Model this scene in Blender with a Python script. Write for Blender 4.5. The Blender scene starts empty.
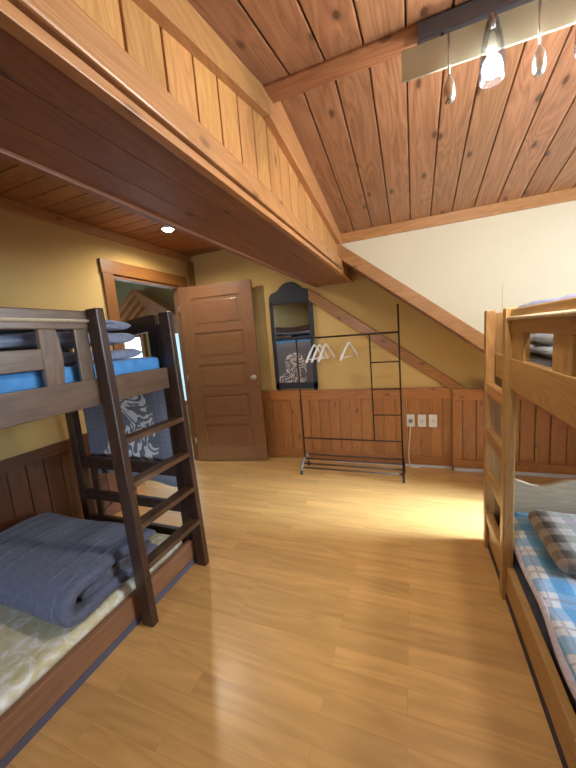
import bpy, bmesh, math, random
from mathutils import Vector, Matrix, noise
random.seed(7)
S = bpy.context.scene
COL = S.collection
PI = math.pi
S.view_settings.view_transform = 'Standard'
S.view_settings.look = 'None'
S.view_settings.gamma = 1.0
S.view_settings.exposure = 0.2
S.view_settings.use_curve_mapping = False

# ------------------------------------------------------------------ materials
class NT:
    def __init__(s, name):
        s.m = bpy.data.materials.new(name); s.m.use_nodes = True
        s.t = s.m.node_tree; s.b = s.t.nodes['Principled BSDF']
        s.out = s.t.nodes['Material Output']
    def n(s, typ, **kw):
        o = s.t.nodes.new(typ)
        for k, v in kw.items():
            if k.startswith('_'): setattr(o, k[1:], v)
            else: o.inputs[k].default_value = v
        return o
    def l(s, a, b): s.t.links.new(a, b)
    def set(s, **kw):
        for k, v in kw.items(): s.b.inputs[k].default_value = v
    def math(s, op, a, b=None, c=None):
        o = s.n('ShaderNodeMath', _operation=op)
        for i, x in enumerate((a, b, c)):
            if x is None: continue
            if isinstance(x, (int, float)): o.inputs[i].default_value = x
            else: s.l(x, o.inputs[i])
        return o.outputs[0]
    def ramp(s, fac, stops, interp='LINEAR'):
        o = s.n('ShaderNodeValToRGB'); cr = o.color_ramp; cr.interpolation = interp
        while len(cr.elements) < len(stops): cr.elements.new(.5)
        for e, (p, c) in zip(cr.elements, stops):
            e.position = p; e.color = (*c, 1) if len(c) == 3 else c
        s.l(fac, o.inputs[0]); return o.outputs[0]
    def mix(s, fac, a, b, mode='MIX'):
        o = s.n('ShaderNodeMix', _data_type='RGBA', _blend_type=mode)
        for i, x in ((0, fac), (6, a), (7, b)):
            if isinstance(x, (int, float)): o.inputs[i].default_value = x
            elif isinstance(x, tuple): o.inputs[i].default_value = (*x, 1)
            else: s.l(x, o.inputs[i])
        return o.outputs[2]
    def bump(s, h, strength, dist=.01):
        o = s.n('ShaderNodeBump', Strength=strength, Distance=dist)
        s.l(h, o.inputs['Height']); s.l(o.outputs[0], s.b.inputs['Normal'])

def wood(name, dark, light, rough=.45, tint=.35, knots=.5, coat=0.0, grain=1.0, worn=None):
    k = NT(name)
    uv = k.n('ShaderNodeUVMap', _uv_map='UVMap').outputs[0]
    def mp(sx, sy):
        o = k.n('ShaderNodeMapping'); o.inputs['Scale'].default_value = (sx, sy, 1); k.l(uv, o.inputs[0]); return o.outputs[0]
    n1 = k.n('ShaderNodeTexNoise', Scale=1.0, Detail=5.0, Roughness=.6, Distortion=.4); k.l(mp(2.2*grain, 45*grain), n1.inputs[0])
    n2 = k.n('ShaderNodeTexNoise', Scale=1.0, Detail=2.0, Distortion=.8); k.l(mp(1.1*grain, 7*grain), n2.inputs[0])
    rings = k.math('FRACT', k.math('MULTIPLY', n2.outputs[0], 12.0))
    rings = k.math('ABSOLUTE', k.math('SUBTRACT', rings, .5))
    f = k.math('ADD', k.math('MULTIPLY', n1.outputs[0], .65), k.math('MULTIPLY', rings, .6))
    c = k.ramp(f, [(.22, dark), (.75, light)])
    at = k.n('ShaderNodeAttribute', _attribute_name='rnd')
    sep = k.n('ShaderNodeSeparateColor'); k.l(at.outputs[0], sep.inputs[0])
    val = k.math('ADD', 1 - tint/2, k.math('MULTIPLY', sep.outputs[0], tint))
    hsv = k.n('ShaderNodeHueSaturation', Fac=1.0); k.l(c, hsv.inputs['Color']); k.l(val, hsv.inputs['Value'])
    k.l(k.math('ADD', .497, k.math('MULTIPLY', sep.outputs[1], .008)), hsv.inputs['Hue'])
    c = hsv.outputs[0]
    if knots:
        v = k.n('ShaderNodeTexVoronoi', Scale=1.0, Randomness=1.0); v.voronoi_dimensions = '2D'; k.l(mp(2.6, 5.5), v.inputs[0])
        kf = k.ramp(v.outputs['Distance'], [(.0, (1, 1, 1)), (.05, (.85, .85, .85)), (.075, (.25, .25, .25)), (.13, (0, 0, 0))])
        vs = k.n('ShaderNodeSeparateColor'); k.l(v.outputs['Color'], vs.inputs[0])
        kf = k.math('MULTIPLY', kf, k.math('GREATER_THAN', vs.outputs[0], .45))
        c = k.mix(k.math('MULTIPLY', kf, knots), c, tuple(x*.28 for x in dark))
    if worn:
        n3 = k.n('ShaderNodeTexNoise', Scale=1.0, Detail=4.0); k.l(mp(5, 16), n3.inputs[0])
        c = k.mix(k.ramp(n3.outputs[0], [(.5, (0, 0, 0)), (.72, (.75, .75, .75))]), c, worn)
    k.l(c, k.b.inputs['Base Color'])
    k.set(Roughness=rough); k.b.inputs['Coat Weight'].default_value = coat; k.b.inputs['Coat Roughness'].default_value = .2
    k.bump(f, .12, .004)
    return k.m

def plain(name, col, rough=.5, metal=0.0, emit=None, estr=1.0):
    k = NT(name); k.set(**{'Base Color': (*col, 1), 'Roughness': rough, 'Metallic': metal})
    if emit: k.set(**{'Emission Color': (*emit, 1), 'Emission Strength': estr})
    nz = k.n('ShaderNodeTexNoise', Scale=60.0, Detail=2.0)
    tc = k.n('ShaderNodeTexCoord'); k.l(tc.outputs['Object'], nz.inputs[0])
    k.bump(nz.outputs[0], .03, .002)
    return k.m

def plaster(name, a, b):
    k = NT(name); tc = k.n('ShaderNodeTexCoord')
    n1 = k.n('ShaderNodeTexNoise', Scale=1.4, Detail=3.0); k.l(tc.outputs['Object'], n1.inputs[0])
    n2 = k.n('ShaderNodeTexNoise', Scale=55.0, Detail=4.0); k.l(tc.outputs['Object'], n2.inputs[0])
    k.l(k.ramp(n1.outputs[0], [(.3, a), (.7, b)]), k.b.inputs['Base Color'])
    k.set(Roughness=.85); k.bump(n2.outputs[0], .15, .004)
    return k.m

def fabric(name, a, b, scale=30, rough=.9, bumps=.3, seam=None):
    k = NT(name); tc = k.n('ShaderNodeTexCoord')
    n1 = k.n('ShaderNodeTexNoise', Scale=scale, Detail=4.0); k.l(tc.outputs['Object'], n1.inputs[0])
    c = k.ramp(n1.outputs[0], [(.3, a), (.7, b)])
    if seam:
        sp = k.n('ShaderNodeSeparateXYZ'); k.l(tc.outputs['Object'], sp.inputs[0])
        fx_ = k.math('FRACT', k.math('DIVIDE', k.math('ADD', sp.outputs[0], 10*seam[0]+seam[1]), seam[0]))
        c = k.mix(k.math('MULTIPLY', k.math('COMPARE', fx_, .5, .03), .75), c, tuple(min(1, x*2.4) for x in b))
    k.l(c, k.b.inputs['Base Color'])
    k.set(Roughness=rough); k.b.inputs['Sheen Weight'].default_value = .25
    k.bump(n1.outputs[0], bumps, .006)
    return k.m

def floor_mat():
    k = NT('maple laminate planks'); tc = k.n('ShaderNodeTexCoord')
    br = k.n('ShaderNodeTexBrick', Scale=1.0); br.offset = .37; br.offset_frequency = 2
    br.inputs['Brick Width'].default_value = .86; br.inputs['Row Height'].default_value = .098
    br.inputs['Mortar Size'].default_value = .0009; br.inputs['Mortar Smooth'].default_value = .4
    br.inputs['Color1'].default_value = (0, 0, 0, 1); br.inputs['Color2'].default_value = (1, 1, 1, 1); br.inputs['Mortar'].default_value = (.25, .25, .25, 1)
    k.l(tc.outputs['Object'], br.inputs[0])
    sc = k.n('ShaderNodeSeparateColor'); k.l(br.outputs[0], sc.inputs[0])
    addv = k.n('ShaderNodeVectorMath', _operation='MULTIPLY_ADD')
    k.l(br.outputs[0], addv.inputs[0]); addv.inputs[1].default_value = (7, 13, 3); k.l(tc.outputs['Object'], addv.inputs[2])
    mp = k.n('ShaderNodeMapping'); mp.inputs['Scale'].default_value = (1.3, 26, 1); k.l(addv.outputs[0], mp.inputs[0])
    n1 = k.n('ShaderNodeTexNoise', Scale=1.0, Detail=5.0, Distortion=.5); k.l(mp.outputs[0], n1.inputs[0])
    mp2 = k.n('ShaderNodeMapping'); mp2.inputs['Scale'].default_value = (.8, 5, 1); k.l(addv.outputs[0], mp2.inputs[0])
    n2 = k.n('ShaderNodeTexNoise', Scale=1.0, Detail=2.0, Distortion=.6); k.l(mp2.outputs[0], n2.inputs[0])
    rg = k.math('ABSOLUTE', k.math('SUBTRACT', k.math('FRACT', k.math('MULTIPLY', n2.outputs[0], 7.0)), .5))
    f = k.math('ADD', k.math('MULTIPLY', n1.outputs[0], .7), k.math('MULTIPLY', rg, .35))
    c = k.ramp(f, [(.22, (.56, .315, .103)), (.75, (.79, .475, .175))])
    tn = k.math('ADD', .89, k.math('MULTIPLY', sc.outputs[0], .16))
    hsv = k.n('ShaderNodeHueSaturation', Fac=1.0); k.l(c, hsv.inputs['Color']); k.l(tn, hsv.inputs['Value'])
    c = k.mix(k.math('MULTIPLY', br.outputs['Fac'], .28), hsv.outputs[0], (.22, .10, .035))
    k.l(c, k.b.inputs['Base Color'])
    k.set(Roughness=.40); k.b.inputs['Coat Weight'].default_value = .3; k.b.inputs['Coat Roughness'].default_value = .24
    k.bump(f, .04, .003)
    return k.m

def plaid(name, base, s1, s2, px, py, line, off=(0, 0), edge=None):
    k = NT(name); tc = k.n('ShaderNodeTexCoord'); sp = k.n('ShaderNodeSeparateXYZ')
    nz = k.n('ShaderNodeTexNoise', Scale=7.0, Detail=2.0); k.l(tc.outputs['Object'], nz.inputs[0])
    k.l(tc.outputs['Object'], sp.inputs[0])
    wob = k.math('MULTIPLY', k.math('SUBTRACT', nz.outputs[0], .5), .03)
    x = k.math('FRACT', k.math('DIVIDE', k.math('ADD', k.math('ADD', sp.outputs[0], 10 + off[0]), wob), px))
    y = k.math('FRACT', k.math('DIVIDE', k.math('ADD', k.math('ADD', sp.outputs[1], 10 + off[1]), wob), py))
    def st(v): return k.ramp(v, [(0, (0, 0, 0)), (.47, (0, 0, 0)), (.5, (1, 1, 1)), (.97, (1, 1, 1)), (1, (0, 0, 0))])
    sx, sy = st(x), st(y)
    c = k.mix(k.math('MULTIPLY', sx, .75), base, s1)
    c = k.mix(k.math('MULTIPLY', sy, .62), c, s2)
    ln = k.math('MAXIMUM', k.math('COMPARE', x, .24, .035), k.math('COMPARE', y, .24, .035))
    c = k.mix(k.math('MULTIPLY', ln, .55), c, line)
    if edge:
        ed = k.ramp(k.math('ADD', k.math('ADD', sp.outputs[0], .5), wob), edge)
        chk = k.math('MULTIPLY', k.math('ADD', sx, sy), .5)
        c = k.mix(k.math('MULTIPLY', ed, .9), c, k.mix(chk, (.55, .47, .38), (.055, .028, .012)))
    wv = k.n('ShaderNodeTexNoise', Scale=120.0, Detail=2.0); k.l(tc.outputs['Object'], wv.inputs[0])
    c = k.mix(.18, c, wv.outputs[0], 'OVERLAY')
    k.l(c, k.b.inputs['Base Color']); k.set(Roughness=.9); k.b.inputs['Sheen Weight'].default_value = .2
    pk = k.n('ShaderNodeTexNoise', Scale=26.0, Detail=3.0); k.l(tc.outputs['Object'], pk.inputs[0])
    k.bump(pk.outputs[0], .5, .012)
    return k.m

def motif_mat():
    k = NT('dark blanket with pale swirling animal motif'); tc = k.n('ShaderNodeTexCoord')
    sp = k.n('ShaderNodeSeparateXYZ'); k.l(tc.outputs['Object'], sp.inputs[0])
    nb = k.n('ShaderNodeTexNoise', Scale=3.8, Detail=2.0, Distortion=1.2); k.l(tc.outputs['Object'], nb.inputs[0])
    bands = k.math('ABSOLUTE', k.math('SUBTRACT', k.math('FRACT', k.math('MULTIPLY', nb.outputs[0], 9.0)), .5))
    strokes = k.ramp(bands, [(.17, (1, 1, 1)), (.24, (0, 0, 0))])
    def blob(cx, cz, rx, rz):
        dx = k.math('DIVIDE', k.math('SUBTRACT', sp.outputs[0], cx), rx); dz = k.math('DIVIDE', k.math('SUBTRACT', sp.outputs[2], cz), rz)
        return k.math('LESS_THAN', k.math('ADD', k.math('ADD', k.math('MULTIPLY', dx, dx), k.math('MULTIPLY', dz, dz)), k.math('MULTIPLY', k.math('SUBTRACT', nb.outputs[0], .5), 1.6)), 1.0)
    msk = k.math('MAXIMUM', k.math('MAXIMUM', blob(.02, .50, .20, .22), blob(-.07, .25, .26, .15)), blob(.44, .62, .08, .09))
    sy = k.math('FRACT', k.math('MULTIPLY', sp.outputs[2], 24.0)); sx = k.math('FRACT', k.math('MULTIPLY', sp.outputs[0], 20.0))
    tex = k.math('MULTIPLY', k.math('LESS_THAN', sy, .5), k.math('LESS_THAN', sx, .5))
    c = k.mix(k.math('MULTIPLY', tex, .3), (.17, .175, .23), (.26, .275, .345))
    c = k.mix(k.math('MULTIPLY', k.math('MULTIPLY', strokes, msk), .92), c, (.85, .84, .83))
    hem = k.math('LESS_THAN', sp.outputs[2], .11)
    c = k.mix(k.math('MULTIPLY', hem, .6), c, (.30, .31, .35))
    k.l(c, k.b.inputs['Base Color']); k.set(Roughness=.95); k.b.inputs['Sheen Weight'].default_value = .3
    return k.m

def pad_mat():
    k = NT('shiny cream floral pad'); tc = k.n('ShaderNodeTexCoord')
    n1 = k.n('ShaderNodeTexNoise', Scale=9.0, Detail=4.0, Distortion=2.2); k.l(tc.outputs['Object'], n1.inputs[0])
    c = k.ramp(n1.outputs[0], [(.35, (.66, .60, .36)), (.5, (.74, .69, .47)), (.6, (.86, .85, .77))])
    k.l(c, k.b.inputs['Base Color']); k.l(k.ramp(n1.outputs[0], [(.4, (.65, .65, .65)), (.6, (.28, .28, .28))]), k.b.inputs['Roughness'])
    mp = k.n('ShaderNodeMapping'); mp.inputs['Scale'].default_value = (30, 8, 8); k.l(tc.outputs['Object'], mp.inputs[0])
    n2 = k.n('ShaderNodeTexNoise', Scale=1.0, Detail=3.0); k.l(mp.outputs[0], n2.inputs[0])
    k.bump(n2.outputs[0], .5, .012)
    return k.m

def glass_mat(name, tint, t=.8, rough=.1, base=None):
    k = NT(name); tr = k.n('ShaderNodeBsdfTransparent', Color=(*tint, 1)); ms = k.n('ShaderNodeMixShader')
    k.set(**{'Base Color': (*(base or tint), 1), 'Roughness': rough}); fr = k.n('ShaderNodeFresnel', IOR=1.4)
    f = k.math('ADD', 1 - t, k.math('MULTIPLY', fr.outputs[0], .5)); k.l(f, ms.inputs[0])
    k.l(tr.outputs[0], ms.inputs[1]); k.l(k.b.outputs[0], ms.inputs[2]); k.l(ms.outputs[0], k.out.inputs[0])
    return k.m

M = dict(
    ceil=wood('reddish pine ceiling boards', (.22, .094, .044), (.41, .198, .098), .42, .25, .9, .08),
    ceil_dark=wood('orange brown ceiling boards', (.24, .09, .03), (.40, .165, .058), .45, .3, .7),
    panel=wood('honey pine panelling', (.42, .19, .058), (.62, .315, .105), .42, .25, .9, .08),
    trim=wood('pine trim', (.35, .155, .053), (.50, .24, .088), .4, .2, .6, .1),
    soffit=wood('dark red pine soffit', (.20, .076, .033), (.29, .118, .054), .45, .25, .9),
    beam=wood('pine beam', (.26, .10, .042), (.42, .19, .085), .45, .2, .8),
    wains=wood('orange brown wainscot', (.31, .118, .032), (.46, .188, .054), .42, .25, .8, .12),
    wains_shaded=wood('shade toned red brown wainscot', (.085, .027, .009), (.15, .05, .016), .42, .3, .7, .1),  # shade beside the dark bunk put into a darker red brown
    casing=wood('orange door casing', (.21, .080, .019), (.28, .112, .029), .42, .12, .2, .1),
    door=wood('brown varnished door', (.215, .096, .043), (.275, .128, .058), .36, .12, 0, .2),
    bunk=wood('dark walnut bunk frame', (.030, .013, .008), (.068, .031, .018), .4, .3, 0, .15),
    bunk_rail=wood('sheen toned walnut bunk rail', (.125, .075, .048), (.20, .13, .086), .38, .25, .1, .15),  # window sheen on the rail faces put into a greyer brown
    bunk_low=wood('brown bunk rail', (.20, .092, .046), (.29, .145, .075), .4, .2, 0, .15),
    rung=wood('worn walnut ladder rung', (.055, .026, .014), (.12, .062, .033), .42, .3, 0, .1, worn=(.22, .14, .085)),
    pine=wood('honey pine bunk', (.36, .185, .058), (.50, .285, .105), .38, .25, .45, .15),
    pine_pale=wood('pale pine board', (.52, .42, .28), (.68, .58, .42), .5, .2, .2),
    floor=floor_mat(),
    plaster=plaster('yellow cream plaster', (.60, .40, .14), (.65, .442, .165)),
    plaster_pale=plaster('pale cream plaster', (.68, .605, .425), (.72, .645, .465)),
    hall=plaster('green cream plaster', (.42, .42, .22), (.48, .47, .26)),
    iron=plain('dark brown iron', (.035, .02, .015), .4, .6),
    rod=plain('worn iron rod', (.10, .075, .06), .4, .5),
    steel=plain('brushed steel', (.62, .60, .58), .28, 1.0),
    grey=plain('grey bracket', (.30, .28, .25), .45, .4),
    rubber=plain('black rubber', (.015, .015, .015), .6),
    white=plain('white plastic', (.78, .77, .72), .4),
    outlet=plain('pale grey outlet', (.68, .67, .63), .45),
    hang=plain('white painted hanger', (.85, .83, .78), .4),
    frame=plain('black painted frame', (.028, .028, .038), .35),
    base_white=plain('white base strip', (.62, .66, .72), .5),
    navy=plain('navy plinth strip', (.022, .022, .05), .6),
    slate=plain('slate blue plinth strip', (.10, .105, .16), .6),
    canopy=plain('grey blue canopy', (.13, .14, .18), .35, .3),
    comf=fabric('slate grey comforter', (.095, .112, .175), (.14, .16, .24), 45, .85, .3, (.115, -.022)),
    comf_up=fabric('blue grey comforter', (.19, .215, .31), (.28, .315, .43), 40, .8),
    black_fab=fabric('black bedding', (.018, .02, .026), (.04, .042, .05), 30, .8),
    grey_fab=fabric('grey bedding', (.22, .25, .29), (.42, .45, .48), 6, .8),
    blue_sheet=fabric('bright blue sheet', (.06, .27, .66), (.10, .37, .78), 20, .7, .15),
    blue_top=fabric('lavender blue blanket', (.075, .085, .165), (.12, .135, .23), 25, .85),
    navy_fab=fabric('dark slate mattress cover', (.05, .065, .10), (.09, .11, .15), 20, .85),
    pad=pad_mat(),
    quilt=plaid('blue plaid quilt', (.76, .80, .86), (.06, .36, .70), (.07, .38, .74), .14, .15, (.34, .30, .40)),
    pink=fabric('pale pink quilt binding', (.55, .48, .55), (.68, .62, .68), 40),
    plaidp=plaid('pastel plaid pillow', (.62, .68, .72), (.38, .30, .40), (.36, .42, .34), .105, .115, (.66, .62, .5), (.02, .03),
                 [(0, (1, 1, 1)), (.22, (1, 1, 1)), (.30, (0, 0, 0))]),
    motif=motif_mat(),
    tulip=glass_mat('clear tulip glass', (.97, .98, 1), .97, .05, (.03, .03, .035)),
    panelglass=glass_mat('frosted cream glass strip', (.80, .82, .70), .38, .25, (.55, .56, .43)),
    pane=glass_mat('window pane', (.95, .98, 1), .95, .02),
    bulb=plain('lit bulb', (1, 1, 1), .5, 0, (1, .97, .92), 35),
    spot=plain('lit spot', (1, 1, 1), .5, 0, (1, .95, .88), 40),
)
def mirror_mat():
    k = NT('mirror silver'); k.set(**{'Base Color': (.80, .82, .84, 1), 'Metallic': 1.0, 'Roughness': .015}); return k.m
M['mirror'] = mirror_mat()

# ------------------------------------------------------------------ mesh builder
class MB:
    def __init__(s):
        s.bm = bmesh.new(); s.uv = s.bm.loops.layers.uv.new('UVMap'); s.rn = s.bm.loops.layers.float_color.new('rnd'); s.T = Matrix()
    def _merge(s, tb, grain, T, smooth=False, lock=None):
        ru, rv, r0, r1 = random.random()*20, random.random()*20, random.random(), random.random()
        a, b = [i for i in range(3) if i != grain]
        vm = {}
        for v in tb.verts: vm[v] = s.bm.verts.new(s.T @ T @ v.co)
        for f in tb.faces:
            try: nf = s.bm.faces.new([vm[v] for v in f.verts])
            except ValueError: continue
            nf.smooth = smooth
            for lo, lf in zip(nf.loops, f.loops):
                c = lf.vert.co
                lo[s.uv].uv = (c[grain] + ru, c[a] + c[b] + rv); lo[s.rn] = (r0, r1, 0, 1)
        tb.free()
    def obox(s, c, size, T=None, bev=.004, grain=None):
        tb = bmesh.new(); bmesh.ops.create_cube(tb, size=1)
        for v in tb.verts: v.co = Vector((v.co.x*size[0], v.co.y*size[1], v.co.z*size[2]))
        bv = min(bev, min(size)*.35)
        if bv > 0: bmesh.ops.bevel(tb, geom=tb.edges[:], offset=bv, segments=2, affect='EDGES', profile=.6)
        g = grain if grain is not None else max(range(3), key=lambda i: size[i])
        s._merge(tb, g, (T or Matrix()) if T is not None and c is None else Matrix.Translation(c) @ (T or Matrix()))
        return s
    def box(s, x0, x1, y0, y1, z0, z1, bev=.004, grain=None):
        return s.obox(((x0+x1)/2, (y0+y1)/2, (z0+z1)/2), (abs(x1-x0), abs(y1-y0), abs(z1-z0)), None, bev, grain)
    def bar(s, p, q, w, h, bev=.004, up=(0, 0, 1)):   # rectangular bar from p to q; h along 'up'
        p, q = Vector(p), Vector(q); d = q - p; L = d.length; x = d.normalized(); up = Vector(up)
        y = up.cross(x).normalized(); z = x.cross(y)
        R = Matrix((x, y, z)).transposed().to_4x4()
        return s.obox((p+q)/2, (L, w, h), R, bev, 0)
    def prism(s, pts, axis, t0, t1, grain=0, bev=.003, smooth=False):   # polygon in the two other axes extruded along axis
        tb = bmesh.new(); o = [i for i in range(3) if i != axis]
        def mk(p, t):
            c = [0, 0, 0]; c[o[0]] = p[0]; c[o[1]] = p[1]; c[axis] = t; return tb.verts.new(c)
        A = [mk(p, t0) for p in pts]; B = [mk(p, t1) for p in pts]; n = len(pts)
        tb.faces.new(A); tb.faces.new(B[::-1])
        for i in range(n): tb.faces.new((A[i], B[i], B[(i+1) % n], A[(i+1) % n]))
        bmesh.ops.recalc_face_normals(tb, faces=tb.faces[:])
        if bev: bmesh.ops.bevel(tb, geom=[e for e in tb.edges if e.calc_face_angle(0) > .5], offset=bev, segments=1, affect='EDGES')
        s._merge(tb, grain, Matrix(), smooth); return s
    def tube(s, pts, r, seg=12, cap=True, closed=False):
        tb = bmesh.new(); P = [Vector(p) for p in pts]; n = len(P); rings = []
        rr = r if isinstance(r, (list, tuple)) else [r]*n
        prev = None
        for i in range(n):
            if closed: d = P[(i+1) % n] - P[i-1]
            else: d = P[min(i+1, n-1)] - P[max(i-1, 0)]
            d.normalize()
            if prev is None:
                u = d.orthogonal().normalized()
            else:
                u = (prev - d*prev.dot(d)).normalized()
            prev = u; w = d.cross(u)
            rings.append([tb.verts.new(P[i] + (u*math.cos(a) + w*math.sin(a))*rr[i]) for a in (2*PI*j/seg for j in range(seg))])
        m = n if closed else n-1
        for i in range(m):
            A, B = rings[i], rings[(i+1) % n]
            for j in range(seg): tb.faces.new((A[j], A[(j+1) % seg], B[(j+1) % seg], B[j]))
        if cap and not closed: tb.faces.new(rings[0][::-1]); tb.faces.new(rings[-1])
        s._merge(tb, 0, Matrix(), True); return s
    def lathe(s, prof, c, T=None, seg=24, cap=True):   # prof: (r, z)
        tb = bmesh.new(); R = [[tb.verts.new((r*math.cos(2*PI*j/seg), r*math.sin(2*PI*j/seg), z)) for j in range(seg)] for r, z in prof]
        for A, B in zip(R, R[1:]):
            for j in range(seg): tb.faces.new((A[j], A[(j+1) % seg], B[(j+1) % seg], B[j]))
        if cap: tb.faces.new(R[0][::-1]); tb.faces.new(R[-1])
        s._merge(tb, 2, Matrix.Translation(c) @ (T or Matrix()), True); return s
    def grid(s, fn, nu, nv, closed_u=False, caps=False):   # surface fn(i/nu, j/nv) -> point
        tb = bmesh.new(); G = [[tb.verts.new(fn(i/nu, j/nv)) for j in range(nv + 1)] for i in range(nu if closed_u else nu+1)]
        for i in range(nu):
            A = G[i]; B = G[(i+1) % len(G)]
            for j in range(nv): tb.faces.new((A[j], B[j], B[j+1], A[j+1]))
        if caps: tb.faces.new([g[0] for g in G][::-1]); tb.faces.new([g[-1] for g in G])
        bmesh.ops.recalc_face_normals(tb, faces=tb.faces[:])
        s._merge(tb, 0, Matrix(), True); return s
    def build(s, name, mat, parent=None):
        bm = s.bm; bm.normal_update()
        me = bpy.data.meshes.new(name)
        if parent is None:
            xs = [v.co for v in bm.verts]
            lo = [min(c[i] for c in xs) for i in range(3)]; hi = [max(c[i] for c in xs) for i in range(3)]
            org = Vector(((lo[0]+hi[0])/2, (lo[1]+hi[1])/2, lo[2]))
        else: org = Vector(ORG[parent.name])
        bmesh.ops.translate(bm, verts=bm.verts[:], vec=-org)
        bm.to_mesh(me); bm.free(); me.materials.append(mat if not isinstance(mat, str) else M[mat])
        o = bpy.data.objects.new(name, me); COL.objects.link(o)
        if parent is None: o.location = org
        else: o.parent = parent
        ORG[o.name] = tuple(org)
        return o
ORG = {}
def thing(name, loc, label, cat, group=None):
    o = bpy.data.objects.new(name, None); COL.objects.link(o); o.location = loc; o.empty_display_size = .1
    o['label'] = label; o['category'] = cat
    if group: o['group'] = group
    ORG[o.name] = tuple(loc); return o
def tag(o, label, cat, group=None):
    o['label'] = label; o['category'] = cat
    if group: o['group'] = group
    return o
def struct(o, label=None):
    o['kind'] = 'structure'
    if label: o['label'] = label
    return o
def lab(o, label): o['label'] = label; return o

# ------------------------------------------------------------------ room dimensions
XL, XR, YB, YF = -2.58, 1.75, 3.5, -1.5
ZC = 2.55                       # flat ceiling over the left side
BX0, BX1, BZ = -.93, -.56, 1.97  # boxed loft edge
RY, RZ, RS = 1.435, 2.575, .20   # dormer ridge and slope
YD0, YD1 = -.03, 2.90            # dormer cheeks
def roof(x): return 1.635 - .795*x   # underside of the main roof slope
def dz(y): return RZ - RS*(y - RY) if y >= RY else 2.497 - .21*(RY - y)

# floor
struct(MB().box(-5.4, XR+.1, YF-.1, 4.35, -.06, 0, bev=0).build('floor', 'floor'), 'glossy maple laminate plank floor')
# left wall with door opening
DY0, DY1, DZ = 2.31, 3.235, 2.16
w = MB(); w.box(XL-.07, XL, YF-.1, DY0, 0, ZC+.05, bev=0); w.box(XL-.07, XL, DY1, YB+.1, 0, ZC+.05, bev=0); w.box(XL-.07, XL, DY0, DY1, DZ, ZC+.05, bev=0)
struct(w.build('wall_left', 'plaster'), 'yellow plaster wall with the open doorway')
struct(MB().box(XL-.12, XR+.1, YB, YB+.1, 0, 2.9, bev=0).build('wall_back', 'plaster'), 'yellow plaster back wall under the slope')
w = MB(); w.box(XL-.12, -2.0, YF-.1, YF, 0, 2.9, bev=0); w.box(-.75, XR+.1, YF-.1, YF, 0, 2.9, bev=0)
w.box(-2.0, -.75, YF-.1, YF, 0, .85, bev=0); w.box(-2.0, -.75, YF-.1, YF, 1.9, 2.9, bev=0)
struct(w.build('wall_front', 'plaster'))
f = MB()
for x in (-1.975, -1.375, -.775): f.box(x-.025, x+.025, YF-.08, YF+.01, .85, 1.9)
for z in (.875, 1.875): f.box(-2.0, -.75, YF-.08, YF+.01, z-.025, z+.025)
f = struct(f.build('added_window_6', 'trim'))  # unseen window, added for cool fill on the dark bunk
MB().box(-1.96, -.79, YF-.05, YF-.044, .89, 1.86, bev=0).build('pane', 'pane', f)
WY0, WY1, WZ0, WZ1 = .6, 2.60, 1.42, 2.08
OPEN = [(WY0, WY1, WZ0, WZ1), (2.33, 2.85, .10, .70), (1.10, 2.22, .40, 1.0)]  # the two low openings are unseen, added for floor patch and quilt
w = MB(); cuts = sorted({YF-.1, YB+.1} | {v for o_ in OPEN for v in o_[:2]})
for ya, yb in zip(cuts, cuts[1:]):
    z = 0
    for o_ in sorted((o_ for o_ in OPEN if o_[0] <= ya+1e-6 and o_[1] >= yb-1e-6), key=lambda q_: q_[2]):
        w.box(XR, XR+.12, ya, yb, z, o_[2], bev=0); z = o_[3]
    w.box(XR, XR+.12, ya, yb, z, 2.75, bev=0)
struct(w.build('wall_right', 'plaster_pale'))
for i, (ya, yb, za, zb) in enumerate(OPEN):
    f = MB()
    for y in (ya+.025, yb-.025) + (((ya+yb)/2,) if yb-ya > .8 else ()): f.box(XR-.01, XR+.09, y-.025, y+.025, za, zb)
    for z in (za+.025, zb-.025): f.box(XR-.01, XR+.09, ya, yb, z-.025, z+.025)
    f = struct(f.build(('window_1', 'added_window_5', 'added_window_4')[i], 'trim'))
    MB().box(XR+.04, XR+.046, ya+.04, yb-.04, za+.04, zb-.04, bev=0).build('pane', 'pane', f)

# dormer cheek walls (vertical triangles above the main roof slope)
for nm, ya, yb in (('wall_cheek', YD1, YD1+.08), ('wall_cheek_near', YD0-.08, YD0)):
    top = dz(YD1) + .05
    pts = [(BX1-.02, roof(BX1-.02)+.02), (BX1-.02, top), (XR+.05, top), (XR+.05, roof(XR+.05)+.02)]
    struct(MB().prism(pts, 1, ya, yb, bev=0).build(nm, 'plaster_pale'), 'pale cream triangular plaster wall above the slope')
struct(MB().box(.632, .635, YD1-.0015, YD1+.001, 1.2, 1.72, bev=0).build('trim_30', 'plaster'), 'thin upright seam in the pale plaster')
# main roof slope undersides beyond the cheeks
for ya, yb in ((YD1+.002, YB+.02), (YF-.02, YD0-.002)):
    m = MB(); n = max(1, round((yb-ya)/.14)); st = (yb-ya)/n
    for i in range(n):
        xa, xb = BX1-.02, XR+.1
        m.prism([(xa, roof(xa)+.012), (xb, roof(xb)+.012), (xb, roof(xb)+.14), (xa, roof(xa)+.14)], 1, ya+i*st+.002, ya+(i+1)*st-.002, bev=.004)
    struct(m.build('ceiling', 'soffit'), 'dark boarded underside of the main roof slope')
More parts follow.
